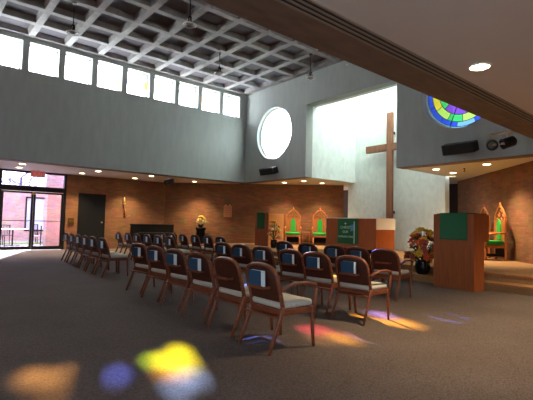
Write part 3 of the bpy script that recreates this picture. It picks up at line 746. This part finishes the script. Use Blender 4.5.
def patio_table():
    o = empty('patio_table', (0, 0, 0))
    MB().lathe([(.55, .70), (.56, .715), (.55, .73)], 28).build('tabletop', whitemet, o)
    MB().lathe([(.03, .0), (.03, .70)], 10).build('pedestal', dm, o)
    MB().box(-.3, .3, -.025, .025, 0, .03).box(-.025, .025, -.3, .3, 0, .03).build('base', dm, o)
    return o
pt = patio_table()
for k, (x, y, lab) in enumerate([(3.3, 20.6, 'round white patio table seen through the left door leaf'), (5.1, 22.6, 'round white patio table seen through the right door leaf')]):
    o = pt if k == 0 else copy_tree(pt); o.location = (x, y, -.02 if k == 0 else .02); tag(o, lab, 'table', 'patio tables')
def patio_chair():
    o = empty('patio_chair', (0, 0, 0))
    mb = MB()
    for k in range(7): mb.box(-.2, .2, -.2+.058*k, -.17+.058*k, .42, .435)
    mb.box(-.21, -.19, -.21, .21, .415, .435).box(.19, .21, -.21, .21, .415, .435); mb.build('seat', dm, o)
    mb = MB()
    for k in range(7): mb.box(-.225, -.21, -.19+.06*k, -.175+.06*k, .45, .86)
    mb.box(-.23, -.205, -.22, .22, .85, .88).build('backrest', dm, o)
    for a in (-.2, .2):
        for b_ in (-.2, .2): MB().box(a-.012, a+.012, b_-.012, b_+.012, 0, .42 if a > 0 else .86).build('leg', dm, o)
    return o
pc = patio_chair()
for k, (x, y, rz, lab) in enumerate([(2.65, 20.1, .6, 'dark slatted patio chair in front of the nearer patio table'), (4.15, 20.5, 2.9, 'dark slatted patio chair right of the nearer patio table'),
                        (3.2, 21.5, -1.4, 'dark slatted patio chair behind the nearer patio table'), (5.9, 22.5, 3.0, 'dark slatted patio chair by the farther patio table'), (4.5, 22.0, .7, 'dark slatted patio chair left of the farther patio table')]):
    o = pc if k == 0 else copy_tree(pc); o.location = (x, y, -.02 if y < 21.8 else .02); o.rotation_euler.z = rz; tag(o, lab, 'chair', 'patio chairs')

# ------------------------------------------------------------------ daylight
SD = Vector(SUN).normalized()       # towards the sun
w = bpy.data.worlds.new('sky'); scene.world = w; w.use_nodes = True
nt = w.node_tree; n, l = nt.nodes, nt.links; n.clear()
tc = n.new('ShaderNodeTexCoord'); dp = n.new('ShaderNodeVectorMath'); dp.operation = 'DOT_PRODUCT'; dp.inputs[1].default_value = SD
nrm = n.new('ShaderNodeVectorMath'); nrm.operation = 'NORMALIZE'
l.new(tc.outputs['Generated'], nrm.inputs[0]); l.new(nrm.outputs[0], dp.inputs[0])
mr = n.new('ShaderNodeMapRange'); mr.inputs['From Min'].default_value = .766; mr.inputs['From Max'].default_value = 1.0; l.new(dp.outputs['Value'], mr.inputs['Value'])
pw = n.new('ShaderNodeMath'); pw.operation = 'POWER'; pw.inputs[1].default_value = 2.0; l.new(mr.outputs[0], pw.inputs[0])
ml = n.new('ShaderNodeMath'); ml.operation = 'MULTIPLY_ADD'; ml.inputs[1].default_value = 9.0; ml.inputs[2].default_value = 1.0; l.new(pw.outputs[0], ml.inputs[0])
bg = n.new('ShaderNodeBackground'); bg.inputs[0].default_value = (.88, .95, 1.0, 1); st = n.new('ShaderNodeMath'); st.operation = 'MULTIPLY'; st.inputs[1].default_value = 2.6
l.new(ml.outputs[0], st.inputs[0]); l.new(st.outputs[0], bg.inputs[1])
ow = n.new('ShaderNodeOutputWorld'); l.new(bg.outputs[0], ow.inputs[0])
sun = light('sun', 'SUN', (30, 30, 16), 40, (1, .95, .86), None, None, angle=math.radians(.9))
sun.rotation_euler = SD.to_track_quat('Z', 'Y').to_euler()
def portal(loc, sx, sy, target):
    o = light('sky_portal', 'AREA', loc, 1, (1, 1, 1), target, None, shape='RECTANGLE', size=sx, size_y=sy)
    o.data.cycles.is_portal = True; return o
o = portal((4, YL+.45, 6.15), 13.2, .95, (4, 0, 6.15))
o = portal((4, YR-.45, 6.15), 13.2, .95, (4, 10, 6.15))
portal(((DX0+DX1)/2, YD+.35, 1.5), 2.2, 2.9, ((DX0+DX1)/2, 0, 1.5))
portal(((XF+ACX)/2+.2, (ACY0+ACY1)/2, WT+.01), 2.8, 3.8, ((XF+ACX)/2+.2, (ACY0+ACY1)/2, 0))
portal((XF+.4, C1[1], C1[2]), 2.1, 2.1, (0, C1[1], C1[2]))
portal((XB-.1, -.1, 1.5), 4.6, 2.6, (5, -.1, 1.5))
portal((-.2, YS-.25, 1.55), 5.6, 2.1, (-.2, 5, 1.55))
portal((XF+.4, C2[1], C2[2]), 2.1, 2.1, (0, C2[1], C2[2]))

# ------------------------------------------------------------------ camera
yaw, pit, rol = .8699, .0564, -.0224
f_px = 418.5
Xc = lambda v: v
def Rx(a): c, s = math.cos(a), math.sin(a); return Matrix(((1, 0, 0), (0, c, -s), (0, s, c)))
def Rz(a): c, s = math.cos(a), math.sin(a); return Matrix(((c, -s, 0), (s, c, 0), (0, 0, 1)))
M_ = Rz(rol) @ Rx(-pit)
ax = [M_ @ Vector((math.sin(yaw), 0, -math.cos(yaw))), M_ @ Vector((-math.cos(yaw), 0, -math.sin(yaw))), M_ @ Vector((0, 1, 0))]
R3 = Matrix((ax[0], ax[1], ax[2]))             # camera -> world
cam = bpy.data.cameras.new('camera'); co = bpy.data.objects.new('camera', cam); COL.objects.link(co)
co.matrix_world = T((0, 0, 1.17)) @ R3.to_4x4()
cam.sensor_fit = 'HORIZONTAL'; cam.sensor_width = 36; cam.lens = f_px/533*36; cam.clip_start = .05
scene.camera = co
vs = scene.view_settings; scene.display_settings.display_device = 'sRGB'
vs.view_transform = 'Standard'; vs.look = 'None'; vs.gamma = 1; vs.use_curve_mapping = False; vs.exposure = 1.15
scene.cycles.use_denoising = True
scene.cycles.max_bounces = 8; scene.cycles.diffuse_bounces = 6; scene.cycles.transparent_max_bounces = 12
scene.cycles.sample_clamp_indirect = 6; scene.cycles.caustics_reflective = False; scene.cycles.caustics_refractive = False
